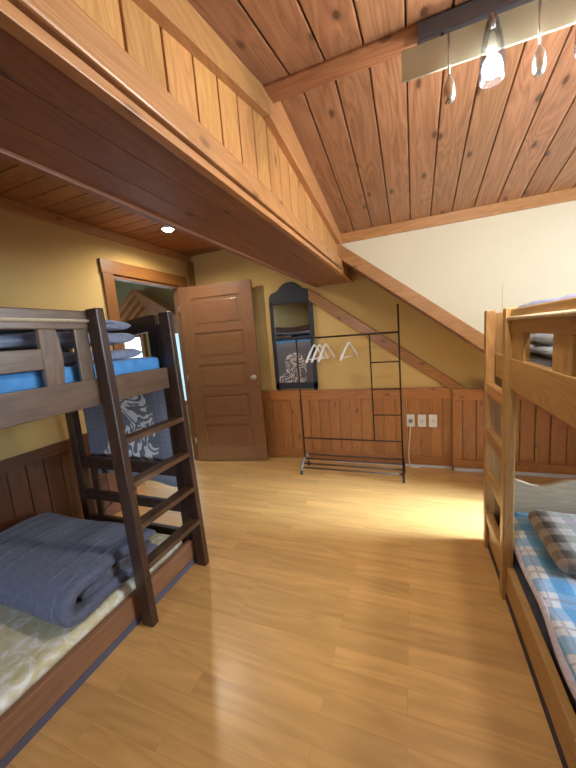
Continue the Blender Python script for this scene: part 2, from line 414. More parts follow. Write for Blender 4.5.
# dormer ceiling boards, two pitches meeting at the ridge
for y0, y1 in ((RY, YD1+.06), (RY-.001, YD0-.06)):
    m = MB(); x = BX1-.02; i = 0
    while x < XR+.05:
        x1 = min(x+.146, XR+.08)
        p = Vector(((x+x1)/2, y0, dz(y0)+.011)); q = Vector(((x+x1)/2, y1, dz(y1)+.011))
        m.bar(p, q, x1-x-.006, .022, bev=.005); x = x1; i += 1
    struct(m.build('ceiling', 'ceil'), 'pine board ceiling sloping from the ridge')
    m = MB(); m.bar((.6, y0, dz(y0)+.06), (.6, y1, dz(y1)+.06), 2.5, .07, bev=0)
    struct(m.build('ceiling', 'beam'))
# ridge beam
struct(MB().box(BX1, XR, 1.382, 1.488, 2.478, 2.575, bev=.006).build('trim_1', 'beam'), 'pine ridge beam crossing the ceiling')
# trim under the back ceiling on the cheek and along its slope
struct(MB().box(BX1+.005, XR, YD1-.022, YD1+.002, dz(YD1)-.072, dz(YD1)+.008).build('trim_2', 'trim'), 'pine trim between pale wall and ceiling boards')
ca = math.cos(math.atan(.795)); wv = .125
m = MB(); xa, xb = BX1+.005, 1.70
m.prism([(xa, roof(xa)), (xb, roof(xb)), (xb, roof(xb)+wv), (xa, roof(xa)+wv)], 1, YD1-.03, YD1+.08, grain=0, bev=.004)
struct(m.build('trim_3', 'trim'), 'diagonal pine trim along the slope edge')
m = MB(); m.prism([(xa+.01, roof(xa)-.018), (xb, roof(xb)-.03), (xb, roof(xb)), (xa+.01, roof(xa))], 1, YD1-.012, YD1+.10, grain=0, bev=.003)
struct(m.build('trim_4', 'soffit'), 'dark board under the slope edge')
# diagonal rail on the back wall
m = MB()
def dg(x): return 1.955 - .752*(x+1.026)
m.prism([(-1.05, dg(-1.05)-.135), (.40, dg(.40)-.115), (.49, dg(.49)-.02), (.49, dg(.49)), (-1.05, dg(-1.05))], 1, YB-.045, YB+.002, grain=0, bev=.005)
struct(m.build('trim_5', 'wains'), 'diagonal pine rail on the back wall')

# flat ceiling over the left side, boards running left to right
m = MB(); y = YF-.1
while y < YB+.05:
    m.box(XL-.05, BX0+.02, y+.003, y+.137, ZC, ZC+.02, bev=.005, grain=0); y += .14
struct(m.build('ceiling', 'ceil_dark'), 'low board ceiling over the doorway side')
struct(MB().box(XL-.1, BX1, YF-.1, YB+.1, ZC+.015, ZC+.1, bev=0).build('ceiling', 'ceil_dark'))
struct(MB().box(XL-.002, XL+.03, YF, YB, 2.475, ZC, bev=.006).build('trim_6', 'trim'), 'trim where yellow wall meets ceiling')
struct(MB().box(XL, XL+.06, YB-.045, YB, 0, 2.475, bev=.004).build('trim_7', 'casing'), 'corner post beside the doorway')

# boxed loft edge: soffit boards, upright panelling, trims
m = MB(); n = 3; st = (BX1-.012-BX0)/n
for i in range(n): m.box(BX0+i*st+.001, BX0+(i+1)*st-.001, YF, YB-.02, BZ, BZ+.03, bev=.003)
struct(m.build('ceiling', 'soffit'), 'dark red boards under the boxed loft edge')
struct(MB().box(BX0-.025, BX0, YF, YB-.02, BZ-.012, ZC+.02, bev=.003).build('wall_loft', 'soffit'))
m = MB(); y = YF
while y < YB-.03:
    y1 = min(y+.135, YB-.02); m.box(BX1-.045, BX1-.025, y+.004, y1-.004, BZ+.02, 2.63, bev=.005, grain=2); y = y1
struct(m.build('wall_loft', 'panel'), 'upright honey pine panelling of the loft edge')
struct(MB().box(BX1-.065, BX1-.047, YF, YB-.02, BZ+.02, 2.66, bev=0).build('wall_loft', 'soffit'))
struct(MB().box(BX1-.03, BX1, YF, YB-.05, BZ-.003, BZ+.022, bev=.003).build('trim_8', 'trim'), 'thin lower edge strip of the loft box')
struct(MB().box(BX1-.03, BX1+.008, YF, YD1+.05, BZ+.032, BZ+.112, bev=.006).build('trim_9', 'trim'), 'lower trim of the loft panelling')
m = MB(); h = .095
m.prism([(RY, 2.405), (YD0, dz(YD0)-h), (YD0, dz(YD0)+.005), (RY, dz(RY-.01)+.003)], 0, BX1-.03, BX1+.012, grain=1, bev=.004)
m.prism([(RY+.001, 2.405), (YD1+.02, dz(YD1)-.085), (YD1+.02, dz(YD1)+.01), (RY+.001, dz(RY)+.01)], 0, BX1-.03, BX1+.012, grain=1, bev=.004)
struct(m.build('trim_10', 'trim'), 'trim of the loft panelling following the roof')
# upright pine at the end of the loft box
struct(MB().box(BX1-.06, BX1+.006, YD1-.03, YD1+.08, BZ+.0, dz(YD1), bev=.004).build('trim_11', 'trim'))

# back wainscot
def wainscot(nm, x0, x1, y, top, mat, label, dark=False):
    r = MB(); r.box(x0, x1, y-.026, y, top-.095, top, grain=0); r.box(x0, x1, y-.026, y, 0.02, .115, grain=0)
    r.box(x0, x0+.085, y-.0255, y, .115, top-.095, grain=2); r.box(x1-.085, x1, y-.0255, y, .115, top-.095, grain=2)
    r.box(x0-.001, x1+.001, y-.034, y, top, top+.018, grain=0)
    o = struct(r.build(nm, mat), label)
    b = MB(); x = x0+.085
    while x < x1-.086:
        xx = min(x+.118, x1-.085); b.box(x+.003, xx-.003, y-.014, y+.002, .11, top-.09, bev=.005, grain=2); x = xx
    b.build('board', mat, o)
    return o
wainscot('trim_12', -2.52, .345, YB, .822, 'wains', 'orange pine wainscot behind the clothes rack')
wainscot('trim_13', .345, XR, YB-.045, .815, 'wains', 'darker pine wainscot behind the pine bunk')
struct(MB().box(.338, .35, YB-.075, YB, 0, .83, bev=.002).build('trim_14', 'casing'))
struct(MB().box(-.9, .335, YB-.034, YB-.02, 0, .02, bev=.002).build('baseboard_back', 'base_white'), 'thin whitish strip along the back wall foot')
struct(MB().box(.353, XR, YB-.082, YB-.066, 0, .03, bev=.002).build('baseboard_back', 'base_white'), 'pale blue strip along the foot of the dark wainscot')
# left wainscot
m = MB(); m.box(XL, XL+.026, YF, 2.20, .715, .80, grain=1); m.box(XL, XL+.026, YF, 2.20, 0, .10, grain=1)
o = struct(m.build('trim_15', 'wains_shaded'), 'shade toned red brown wainscot beside the dark bunk')
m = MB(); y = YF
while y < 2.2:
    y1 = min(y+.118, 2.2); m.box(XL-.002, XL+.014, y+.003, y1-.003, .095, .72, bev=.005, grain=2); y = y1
m.build('board', 'wains_shaded', o)

# door casing and jamb
m = MB(); m.box(XL-.01, XL+.022, 2.205, DY0+.01, 0, 2.275, grain=2); m.box(XL-.01, XL+.022, DY1-.005, 3.36, 0, 2.275, grain=2)
m.box(XL-.01, XL+.024, 2.195, 3.38, 2.165, 2.285, grain=1)
struct(m.build('trim_16', 'casing'), 'orange wooden door casing')
m = MB(); m.box(XL-.08, XL+.004, DY0-.005, DY0+.02, 0, DZ, grain=2); m.box(XL-.08, XL+.004, DY1-.012, DY1+.005, 0, DZ, grain=2); m.box(XL-.08, XL+.004, DY0, DY1, DZ-.025, DZ+.005, grain=1)
struct(m.build('trim_17', 'door'), 'door jamb and stop')
# door leaf, swung open into the room
A = math.radians(9.4)
DT = Matrix.Translation((XL+.012, 3.215, .012)) @ Matrix.Rotation(A, 4, 'Z')
DW, DH = .90, 2.125
leaf = MB(); leaf.T = DT
pz = [(.17, .46), (.53, .83), (.90, 1.20), (1.27, 1.58), (1.65, 1.985)]
leaf.box(0, .15, -.02, .02, 0, DH, bev=.003, grain=2); leaf.box(DW-.15, DW, -.02, .02, 0, DH, bev=.003, grain=2)
zs = [0] + [z for p in pz for z in p] + [DH]
for i in range(0, len(zs), 2): leaf.box(.148, DW-.148, -.0195, .0195, zs[i], zs[i+1], bev=.003, grain=0)
door = struct(leaf.build('door_1', 'door'), 'brown five panel door standing open')
for a, b in pz:
    p = MB(); p.T = DT; p.box(.145, DW-.145, -.007, .007, a-.01, b+.01, bev=0, grain=0)
    p.box(.19, DW-.19, -.013, .013, a+.04, b-.04, bev=.005, grain=0)
    p.build('door_panel', 'door', door)
k = MB(); k.T = DT @ Matrix.Translation((DW-.065, 0, 1.02)) @ Matrix.Rotation(PI/2, 4, 'X')
k.lathe([(.030, .019), (.031, .026), (.022, .030), (.012, .034), (.011, .05), (.020, .056), (.027, .066), (.026, .078), (.015, .085), (.002, .086)], (0, 0, 0))
k.lathe([(.030, -.019), (.031, -.026), (.012, -.034), (.011, -.05), (.024, -.06), (.026, -.075), (.002, -.083)], (0, 0, 0))
lab(k.build('door_knob', 'steel', door), 'round steel door knob')
m = MB(); m.T = DT
for z in (.25, 1.05, 1.88): m.tube([(-.006, -.024, z-.045), (-.006, -.024, z+.045)], .007)
m.build('hinge', 'steel', door)

# ------------------------------------------------------------------ hall beyond the doorway
HY = 4.2
m = MB(); y = 1.0
while y < HY:
    m.box(-5.3, -5.2, y+.002, y+.128, 0, 3.0, bev=.004, grain=2); y += .13
struct(m.build('wall_hall', 'ceil'), 'pine boarded far side of the hall')
struct(MB().box(-5.35, XL-.12, HY, HY+.1, 0, 3.0, bev=0).build('wall_hall', 'hall'), 'green cream end wall of the hall')
struct(MB().box(-5.35, XL-.12, .95, 1.05, 0, 3.0, bev=0).build('wall_hall', 'hall'))
struct(MB().box(-5.40, -5.3, .95, HY+.1, 0, 3.0, bev=0).build('wall_hall', 'hall'))
m = MB(); y = 1.0
while y < HY:
    m.box(-5.3, XL-.1, y+.003, y+.137, 2.75, 2.78, bev=.004, grain=0); y += .14
struct(m.build('ceiling', 'ceil'))
struct(MB().box(-5.35, XL, .9, HY+.1, 2.775, 2.9, bev=0).build('ceiling', 'ceil_dark'))
# gable of nested pine boards over the hall windows
ax, az = -4.02, 2.36
m = MB()
x = -5.0
while x < -2.75:
    h = az-.12-(.72*(ax-x-.05) if x+.05 < ax else .62*(x+.05-ax))
    m.box(x+.002, x+.098, HY-.02, HY-.001, 1.72, max(1.73, h), bev=.003, grain=2); x += .1
struct(m.build('wall_hall', 'panel'), 'pine boards inside the hall gable')
for i, (off, dy) in enumerate(((0, .13), (.085, .09), (.165, .05))):
    m = MB()
    a = Vector((ax, HY-dy, az-off)); k_ = .04
    m.bar(a, Vector((ax-1.0, HY-dy, az-off-.72)), dy*1.9, .075, bev=.006); m.bar(a, Vector((ax+1.2, HY-dy, az-off-.745)), dy*1.9, .075, bev=.006)
    struct(m.build('trim_%d' % (18+i), 'trim'), 'nested pine gable boards in the hall')
GLOW = NT('bright daylight through hall glass'); GLOW.set(**{'Base Color': (.1, .15, .2, 1), 'Emission Color': (.50, .80, 1.0, 1), 'Emission Strength': 1.0})
GLOW2 = NT('very bright daylight through hall glass'); GLOW2.set(**{'Base Color': (.1, .15, .2, 1), 'Emission Color': (.72, .92, 1.0, 1), 'Emission Strength': 3.0})
def hwin(nm, x0, x1, z0, z1, g):
    f = MB(); t = .035
    for x in (x0, x1): f.box(x-t, x+t, HY-.05, HY+.01, z0-t, z1+t, grain=2)
    for z in (z0, z1): f.box(x0, x1, HY-.05, HY+.01, z-t, z+t, grain=0)
    f = struct(f.build(nm, 'trim'))
    MB().box(x0, x1, HY-.026, HY-.02, z0, z1, bev=0).build('pane', g.m, f)
hwin('window_2', -4.62, -4.18, 1.3, 1.70, GLOW2)
hwin('window_3', -4.0, -2.85, .55, 1.70, GLOW)

# ------------------------------------------------------------------ soft goods
def slab(x0, x1, y0, y1, z0, z1, p=8, amp=.01, seed=0, quilt=None, n=56, q=.45, fall=None, puff=0.0, skew=0.0):
    """closed cushion-like slab; p sets how square its outline is"""
    m = MB(); sx, sy = (x1-x0)/2, (y1-y0)/2; cx, cy = (x0+x1)/2, (y0+y1)/2; H = (z1-z0)
    tb = bmesh.new()
    def prof(u, v):
        d = max(0.0, 1-(abs(u)**p + abs(v)**p)); return d**q
    def warp(t): return math.sin(t*PI/2)*.55 + t*.45
    top, bot = [], []
    for i in range(n+1):
        u = warp(i/n*2-1); a, b = [], []
        for j in range(n+1):
            v = warp(j/n*2-1)
            uu, vv = u, v
            # squeeze the square grid into the superellipse
            L = (abs(u)**p + abs(v)**p)**(1/p); mx = max(abs(u), abs(v))
            if L > 1e-6: uu, vv = u*mx/L, v*mx/L
            h = prof(uu, vv); X, Y = cx+uu*sx, cy+vv*sy
            X += skew*(Y-cy)*(uu-1)*-.5
            nz = noise.noise(Vector((X*3.1+seed*7.3, Y*3.1, seed)))*amp + noise.noise(Vector((X*11+seed, Y*11, seed*2)))*amp*.35
            z = z0 + H*(.42+.58*h) + nz*h + puff*(1-uu*uu)*(1-vv*vv)
            if quilt:
                ax, stp, dep = quilt; c = X if ax == 0 else Y
                z -= dep*max(0, 1-abs(((c/stp) % 1)-.5)*2*5 if False else 1-min(1, abs(((c/stp) % 1)-.5)/.16))*h
            if fall: z += fall(X, Y)*h
            a.append(tb.verts.new((X, Y, z)))
            b.append(a[-1] if i in (0, n) or j in (0, n) else tb.verts.new((X, Y, z0 + H*.42*(1-h))))
        top.append(a); bot.append(b)
    for i in range(n):
        for j in range(n):
            tb.faces.new((top[i][j], top[i+1][j], top[i+1][j+1], top[i][j+1]))
            vs = [bot[i][j], bot[i][j+1], bot[i+1][j+1], bot[i+1][j]]
            try: tb.faces.new(vs)
            except ValueError: pass
    bmesh.ops.recalc_face_normals(tb, faces=tb.faces[:])
    m._merge(tb, 0, Matrix(), True); return m

def folded(x0, x1, path, t, seed, amp=.012, quilt=.115, T=None, nx=110):
    """a thick quilt strip folded along path (y,z) and running x0..x1"""
    P = [Vector((a, b)) for a, b in path]
    # resample with smoothing
    R = []
    for i in range(len(P)-1):
        k = max(2, int((P[i+1]-P[i]).length/.018))
        for j in range(k): R.append(P[i].lerp(P[i+1], j/k))
    R.append(P[-1])
    for _ in range(6): R = [R[0]] + [(R[i-1]+R[i]*2+R[i+1])/4 for i in range(1, len(R)-1)] + [R[-1]]
    n = len(R); N = []
    for i in range(n):
        d = (R[min(i+1, n-1)]-R[max(i-1, 0)]).normalized(); N.append(Vector((-d.y, d.x)))
    loop = [(i, 1) for i in range(n)] + [(i, -1) for i in range(n-1, -1, -1)]
    m = MB(); m.T = T or Matrix()
    def fn(a, b):
        k = int(round(a*len(loop))) % len(loop); i, sg = loop[k]
        s = b*2-1; s = math.sin(s*PI/2)*.6+s*.4
        x = (x0+x1)/2 + s*(x1-x0)/2
        e = (1-abs(s)**44)**.5 if abs(s) < 1 else 0
        en = min(1, min(i, n-1-i)/2.5)**.5
        qd = max(0, 1-abs(((x/quilt) % 1)-.5)/.10) if quilt else 0
        th = t/2*(.25+.75*e)*(.3+.7*en)*(1-.32*qd)
        p = R[i] + N[i]*sg*th
        v = Vector((x*3+seed*3.1, p.x*4, p.y*4)); f = noise.noise(v)*amp + noise.noise(v*3.3)*amp*.4
        dx = noise.noise(Vector((R[i].x*6, R[i].y*14, seed)))*.045*s*abs(s)
        return (x+dx, p.x+f*.4, p.y+f*(.35 if p.y < path_min+.02 else 1))
    path_min = min(b for a, b in path)
    m.grid(fn, len(loop), nx, closed_u=True, caps=True)
    return m

# ------------------------------------------------------------------ dark bunk bed, left
G = 0
bed = thing('bunk_bed', (-1.95, .5, 0), 'dark walnut bunk bed along the yellow wall by the doorway', 'bunk bed')
YN, YE = -.55, 1.60
def part(m, name, mat, par, label=None):
    o = m.build(name, mat, par)
    if label: lab(o, label)
    return o
# posts
for px, py in ((-2.42, YE+.02), (-1.447, YE+.02), (-2.42, YN), (-1.447, YN)):
    part(MB().box(px-.035, px+.035, py-.03, py+.03, 0, 1.60, bev=.006), 'post', 'bunk', bed)
# side rails
for x, fr in ((-1.43, 1), (-2.45, 0)):
    part(MB().box(x-.017, x+.017, YN+.03, YE, 1.205, 1.333, bev=.005), 'upper_side_rail', 'bunk_rail', bed, 'grey brown side rail with sheen in its colour' if fr else None)
    part(MB().box(x-.017, x+.017, YN+.03, YE, .038, .167, bev=.005), 'lower_side_rail', 'bunk_low', bed)
    gy = 1.10 if fr else YE
    g = part(MB().box(x-.015, x+.015, YN+.03, gy, 1.568, 1.652, bev=.006), 'guard_rail', 'bunk_rail', bed)
    if fr:
        part(MB().tube([(x+.022, YN+.05, 1.603), (x+.022, gy, 1.605)], .008), 'rod', 'pine_pale', g, 'pale rod along the guard rail')
        part(MB().box(x-.012, x+.012, 1.026, 1.092, 1.33, 1.57, bev=.004, grain=2), 'slat', 'bunk_rail', bed)
        for yc in (.910, .30, -.30):
            pts = []
            for i in range(11):
                s_ = i/10; pts.append((yc+.036+.012*math.sin(s_*PI), 1.33+.24*s_))
            for i in range(10, -1, -1):
                s_ = i/10; pts.append((yc-.036-.002*math.sin(s_*PI), 1.33+.24*s_))
            part(MB().prism(pts, 0, x-.012, x+.012, grain=2), 'slat', 'bunk_rail', bed)
        part(MB().box(x-.011, x+.011, YN+.03, .875, 1.404, 1.489, bev=.004), 'guard_board', 'bunk_rail', bed)
# plinth strip
part(MB().box(-1.440, -1.411, YN, YE, 0, .038, bev=.001), 'plinth_strip', 'slate', bed, 'slate blue strip under the rail')
# far end
def wavy(x0, x1, zt, zb, dip, ph=0):
    pts = []
    for i in range(25):
        s_ = i/24; pts.append((x0+(x1-x0)*s_, zt - dip*.5*(1-math.cos(2*PI*(s_*1.0+ph)))))
    for i in range(24, -1, -1):
        s_ = i/24; pts.append((x0+(x1-x0)*s_, zb - dip*.4*(1-math.cos(2*PI*(s_*1.0+ph)))))
    return pts
part(MB().prism(wavy(-2.39, -1.49, 1.662, 1.562, .034, .0), 1, YE+.003, YE+.037), 'headboard_rail', 'bunk', bed)
for x in (-2.33, -1.535): part(MB().box(x-.028, x+.028, YE+.008, YE+.032, 1.33, 1.575, bev=.004, grain=2), 'headboard_upright', 'bunk', bed)
part(MB().box(-2.39, -1.49, YE+.003, YE+.037, 1.21, 1.335, bev=.005), 'headboard_board', 'bunk', bed)
for za, zb in ((.60, .685), (.345, .415), (.10, .21)):
    part(MB().box(-2.39, -1.49, YE+.003, YE+.037, za, zb, bev=.005), 'end_rail', 'bunk', bed)
for x in (-2.28,): part(MB().box(x-.03, x+.03, YE+.008, YE+.032, .20, .62, bev=.004, grain=2), 'end_upright', 'bunk', bed)
# slatted bases
part(MB().box(-2.43, -1.45, YN+.02, YE, 1.22, 1.245, bev=.003), 'upper_base', 'bunk_low', bed)
part(MB().box(-2.43, -1.45, YN+.02, YE, .045, .065, bev=.003), 'lower_base', 'bunk_low', bed)
# near end boards
for za, zb in ((1.21, 1.335), (1.56, 1.65), (.10, .21), (.45, .55)):
    part(MB().box(-2.39, -1.49, YN-.02, YN+.02, za, zb, bev=.005), 'near_end_board', 'bunk', bed)
# ladder
lad = part(MB().obox(None, (.075, .042, 1.660), Matrix.Translation((-1.368, 1.118, .830)) @ Matrix.Rotation(math.radians(-1.4), 4, 'Y'), .006), 'ladder', 'bunk', bed)
part(MB().obox(None, (.075, .042, 1.665), Matrix.Translation((-1.372, 1.592, .833)) @ Matrix.Rotation(math.radians(-1.4), 4, 'Y'), .006), 'stile', 'bunk', lad)
for z in (1.022, .792, .562, .335):
    x = -1.368 + (.83-z)*.0244
    part(MB().box(x-.036, x+.036, 1.138, 1.574, z-.030, z, bev=.005), 'rung', 'rung', lad)

mt = tag(MB().box(-2.40, -1.47, YN+.05, YE-.015, 1.247, 1.405, bev=.03).build('mattress', 'blue_sheet'), 'bright blue mattress on the upper level of the dark bunk', 'mattress')
mt = slab(-2.425, -1.455, YN+.05, YE-.01, .066, .205, p=26, amp=.006, seed=3, q=.3)
tag(mt.build('mattress', 'pad'), 'shiny cream green mattress pad on the lower dark bunk', 'mattress')
# grey comforter, folded, on the lower bunk
z0 = .207; t = .062
c = folded(-2.46, -1.475, [(1.38, z0+t*.6), (1.10, z0+t*.6), (.86, z0+t*.6), (.805, z0+t*.85), (.790, z0+t*1.5), (.815, z0+t*2.25), (.88, z0+t*2.55), (1.15, z0+t*2.7), (1.35, z0+t*2.5)], t, 2)
c2 = folded(-2.43, -1.50, [(1.345, z0+t*1.5), (1.1, z0+t*1.52), (.90, z0+t*1.5)], t*.95, 5)
o = tag(c.build('comforter', 'comf'), 'folded slate grey comforter on the cream pad of the lower bunk', 'comforter')
c2.build('inner_fold', 'comf', o)
# comforter on the upper bunk
z0 = 1.410; t = .057
c = folded(-2.36, -1.52, [(1.50, z0+t*.5), (1.2, z0+t*.5), (.62, z0+t*.5), (.56, z0+t*.9), (.56, z0+t*1.6), (.62, z0+t*2.1), (1.0, z0+t*2.2), (1.48, z0+t*2.1)], t, 9, amp=.012)
tag(c.build('comforter', 'comf_up'), 'blue grey comforter piled on the blue upper mattress', 'comforter')
c = folded(-2.34, -1.56, [(1.50, z0+t*3.4), (1.15, z0+t*3.4), (.70, z0+t*3.4)], t*.9, 13, amp=.012)
tag(c.build('blanket', 'comf_up'), 'blue grey blanket lying topmost on the upper dark bunk', 'blanket')
# motif blanket hanging over the far end
def hang(a, b):
    i = a; x = -2.40 + (.945)*b
    ln = [(1.612, 1.352), (1.640, 1.362), (1.668, 1.348), (1.690, 1.30), (1.698, 1.1), (1.700, .8), (1.702, .49)]
    s_ = i*(len(ln)-1); k = min(int(s_), len(ln)-2); f = s_-k
    y = ln[k][0]*(1-f)+ln[k+1][0]*f; z = ln[k][1]*(1-f)+ln[k+1][1]*f
    w_ = max(0, min(1, (1.30-z)/.5))
    y += w_*(.012*math.sin(x*17+z*2)+.014*noise.noise(Vector((x*4, z*3, 4)))) + w_*.012
    z += -.03*w_*math.sin((b-.1)*PI)*0 + (.02*math.sin(x*5) if i > .99 else 0)
    return (x, y, z)
m = MB(); m.grid(hang, 60, 70)
o = m.build('blanket', 'motif')
md = o.modifiers.new('thick', 'SOLIDIFY'); md.thickness = .008; md.offset = 1
tag(o, 'dark blanket with pale animal motif hanging over the dark bunk end', 'blanket')

# ------------------------------------------------------------------ pine bunk bed, right
X0, X1 = .42, 1.52
pb = thing('bunk_bed', (.95, 1.0, 0), 'honey pine bunk bed with a ladder at the right side', 'bunk bed')
RYN, RYE = .24, 2.28
for px, py in ((X0+.065, RYE), (X1-.03, RYE), (X0+.065, RYN), (X1-.03, RYN)):
    part(MB().box(px-.03, px+.03, py-.028, py+.028, 0, 1.50, bev=.005), 'post', 'pine', pb)
for x, fr in ((X0+.018, 1), (X1-.018, 0)):
    part(MB().box(x-.017, x+.017, RYN, 1.765 if fr else RYE, 1.128, 1.272, bev=.005), 'upper_side_rail', 'pine', pb)
    part(MB().box(x-.017, x+.017, RYN, RYE, .042, .190, bev=.005), 'lower_side_rail', 'pine', pb)
    g = part(MB().box(x-.016, x+.016, RYN, 1.775 if fr else RYE, 1.392, 1.497, bev=.005), 'guard_rail', 'pine', pb)
    if fr:
        part(MB().tube([(x-.024, RYN+.1, 1.455), (x-.024, 1.80, 1.455)], .009), 'rod', 'pine_pale', g, 'pale rod along the guard rail')
        for ya, yb in ((1.60, 1.765), (1.155, 1.300), (.70, .845), (.27, .41)):
            part(MB().box(x-.012, x+.012, ya, yb, 1.27, 1.395, bev=.003, grain=2), 'slat', 'pine', pb)
    if fr: part(MB().box(x+.013, x+.033, 1.765, RYE-.03, 1.128, 1.262, bev=.004), 'rail_behind_ladder', 'pine', pb)
part(MB().box(X0-.001, X0+.03, RYN, RYE, 0, .042, bev=.001), 'plinth_strip', 'navy', pb, 'navy strip under the lower rail')
# far end boards
def foot(za, base):
    pts = []
    for i in range(31):
        s_ = i/30; x = X0+.09+(X1-.06-X0-.09)*s_; u = (x-.54)/.5
        pts.append((x, za + .022*math.cos((x-.53)/.34*2*PI) + .012*u))
    pts += [(X1-.06, base), (X0+.09, base)]
    return pts
part(MB().prism(foot(.443, .05), 1, RYE-.018, RYE+.012, grain=0), 'footboard', 'pine_pale', pb, 'pale footboard with a wavy top')
part(MB().prism(foot(1.475, 1.36), 1, RYE-.018, RYE+.012, grain=0), 'end_rail', 'pine_pale', pb)
part(MB().box(X0+.09, X1-.06, RYE-.018, RYE+.012, 1.13, 1.27, bev=.004), 'end_rail', 'pine', pb)
for za, zb in ((.05, .42), (1.13, 1.27), (1.38, 1.48)): part(MB().box(X0+.09, X1-.06, RYN-.015, RYN+.015, za, zb, bev=.004), 'near_end_board', 'pine', pb)
part(MB().box(X0+.036, X1-.036, RYN+.03, RYE-.03, 1.135, 1.155, bev=.003), 'upper_base', 'pine', pb)
part(MB().box(X0+.036, X1-.036, RYN+.03, RYE-.03, .045, .065, bev=.003), 'lower_base', 'pine', pb)
lad = part(MB().box(X0-.018, X0+.03, 1.775, 1.835, 0, 1.505, bev=.006), 'ladder', 'pine', pb)
part(MB().box(X0-.018, X0+.03, 2.205, 2.265, 0, 1.515, bev=.006), 'stile', 'pine', lad)
for z in (1.085, .800, .530, .245):
    part(MB().box(X0-.012, X0+.026, 1.83, 2.21, z-.062, z, bev=.005), 'rung', 'pine', lad)

tag(slab(X0+.045, X1-.05, RYN+.04, RYE-.03, .066, .215, p=26, amp=.004, seed=4, q=.3).build('mattress', 'navy_fab'), 'dark slate mattress under the blue plaid quilt', 'mattress')
qm = slab(X0+.046, X1-.06, RYN+.05, RYE-.06, .219, .288, p=30, amp=.014, seed=8, q=.4, n=80, skew=.02)
q = tag(qm.build('quilt', 'quilt'), 'blue and white plaid quilt spread on the lower pine bunk', 'quilt')
pts = [(X0+.052+.02*(y-1.23)+.006*math.sin(y*9)+.006*noise.noise(Vector((0, y*4, 0))), y, .252+.006*math.sin(y*14)) for y in [RYN+.15+i*.05 for i in range(int((RYE-.3-RYN)/.05))]]
part(MB().tube(pts, .017, 10), 'binding', 'pink', q, 'pale pink binding of the quilt edge')
pil = slab(.585, 1.27, 1.62, 2.10, .298, .366, p=14, amp=.010, seed=12, q=.4, puff=.012)
pl = tag(pil.build('blanket', 'plaidp'), 'folded brown and pastel plaid blanket on the blue quilt', 'blanket')
tag(MB().box(X0+.07, X1-.05, RYN+.06, RYE-.05, 1.157, 1.275, bev=.03).build('mattress', 'black_fab'), 'dark mattress on the upper level of the pine bunk', 'mattress')
tag(folded(.52, 1.40, [(2.20, 1.303), (1.6, 1.305), (1.0, 1.305), (.95, 1.33), (1.0, 1.352), (1.6, 1.354), (2.20, 1.352)], .046, 21, amp=.012, quilt=None).build('blanket', 'grey_fab'), 'rumpled grey blanket behind the slats of the pine bunk', 'blanket')
tag(folded(.54, 1.38, [(2.19, 1.416), (1.6, 1.416), (1.05, 1.416)], .036, 23, amp=.012, quilt=None).build('blanket', 'black_fab'), 'black blanket between the grey and the lavender blankets', 'blanket')
tag(folded(.50, 1.42, [(2.20, 1.482), (1.7, 1.496), (1.0, 1.488), (.8, 1.48)], .055, 25, amp=.012, quilt=None).build('blanket', 'blue_top'), 'lavender blue blanket topmost on the pine bunk', 'blanket')

# ------------------------------------------------------------------ clothes rack
RKY = 3.165
rk = thing('clothes_rack', (-.62, RKY, 0), 'dark iron clothes rack on the floor before the back wainscot', 'clothes rack')
def tb(name, pts, r=.008, mat='iron', par=None, label=None): return part(MB().tube(pts, r), name, mat, par or rk, label)
tb('upright', [(-1.125, RKY, .15), (-1.125, RKY, 1.444)]); tb('upright', [(-.120, RKY, .15), (-.120, RKY, 1.675)])
tb('hanging_rail', [(-1.13, RKY, 1.432), (-.115, RKY, 1.422)], .009)
tb('inner_upright', [(-.385, RKY, 1.425), (-.380, RKY, .372)], .007)
for z in (1.150, .890, .633): tb('rung', [(-.382, RKY, z), (-.12, RKY, z)], .006)
tb('cross_bar', [(-1.125, RKY, .372), (-.12, RKY, .368)], .007)
for x in (-1.135, -.112):
    o = tb('end_foot', [(x, 3.045, .066), (x, 3.062, .080), (x, RKY, .150), (x, 3.29, .142), (x, 3.305, .125)], .013, 'grey' if x < -1 else 'iron', None, 'grey end bracket' if x < -1 else None)
    for y in (3.05, 3.30):
        part(MB().tube([(x, y, .045), (x, y, .066 if y < 3.2 else .13)], .010), 'foot_leg', 'grey' if x < -1 else 'iron', o)
        part(MB().lathe([(.006, -.010), (.022, -.010), (.026, 0), (.022, .010), (.006, .010)], (x, y, .0265), Matrix.Rotation(PI/2, 4, 'Y')), 'caster', 'rubber', o)
for y, z in ((3.065, .078), (3.13, .098), (3.21, .120), (3.29, .140)): tb('shelf_rod', [(-1.135, y, z), (-.112, y, z)], .0085, 'rod')
# hangers
def hanger(x, rz, sc=1.0):
    m = MB(); zt = -.055
    pts = []
    W = .215*sc
    for i in range(-12, 13):
        s_ = i/12; pts.append((0, s_*W, zt - .015 - .155*abs(s_)**1.2))
    m.tube(pts, [.009+.004*abs(i)/12 for i in range(-12, 13)], 10)
    m.tube([(0, -W*.93, zt-.150), (0, W*.93, zt-.150)], .004)
    T = Matrix.Translation((x, RKY, 1.428)) @ Matrix.Rotation(rz, 4, 'Z')
    hook = MB(); hp = [(0, 0, zt-.015), (0, 0, zt+.02)]
    for i in range(13):
        a = -PI*.5 + i/12*PI*1.25
        hp.append((0, .017*math.cos(a), -.003+.0175*math.sin(a)+.0 ))
    hook.tube(hp, .0022, 8)
    return m, hook, T
labs = ['white hanger nearest the mirror on the rail', 'white hanger second from the mirror on the rail', 'white hanger third from the mirror on the rail', 'white hanger alone at the right of the others']
src = None
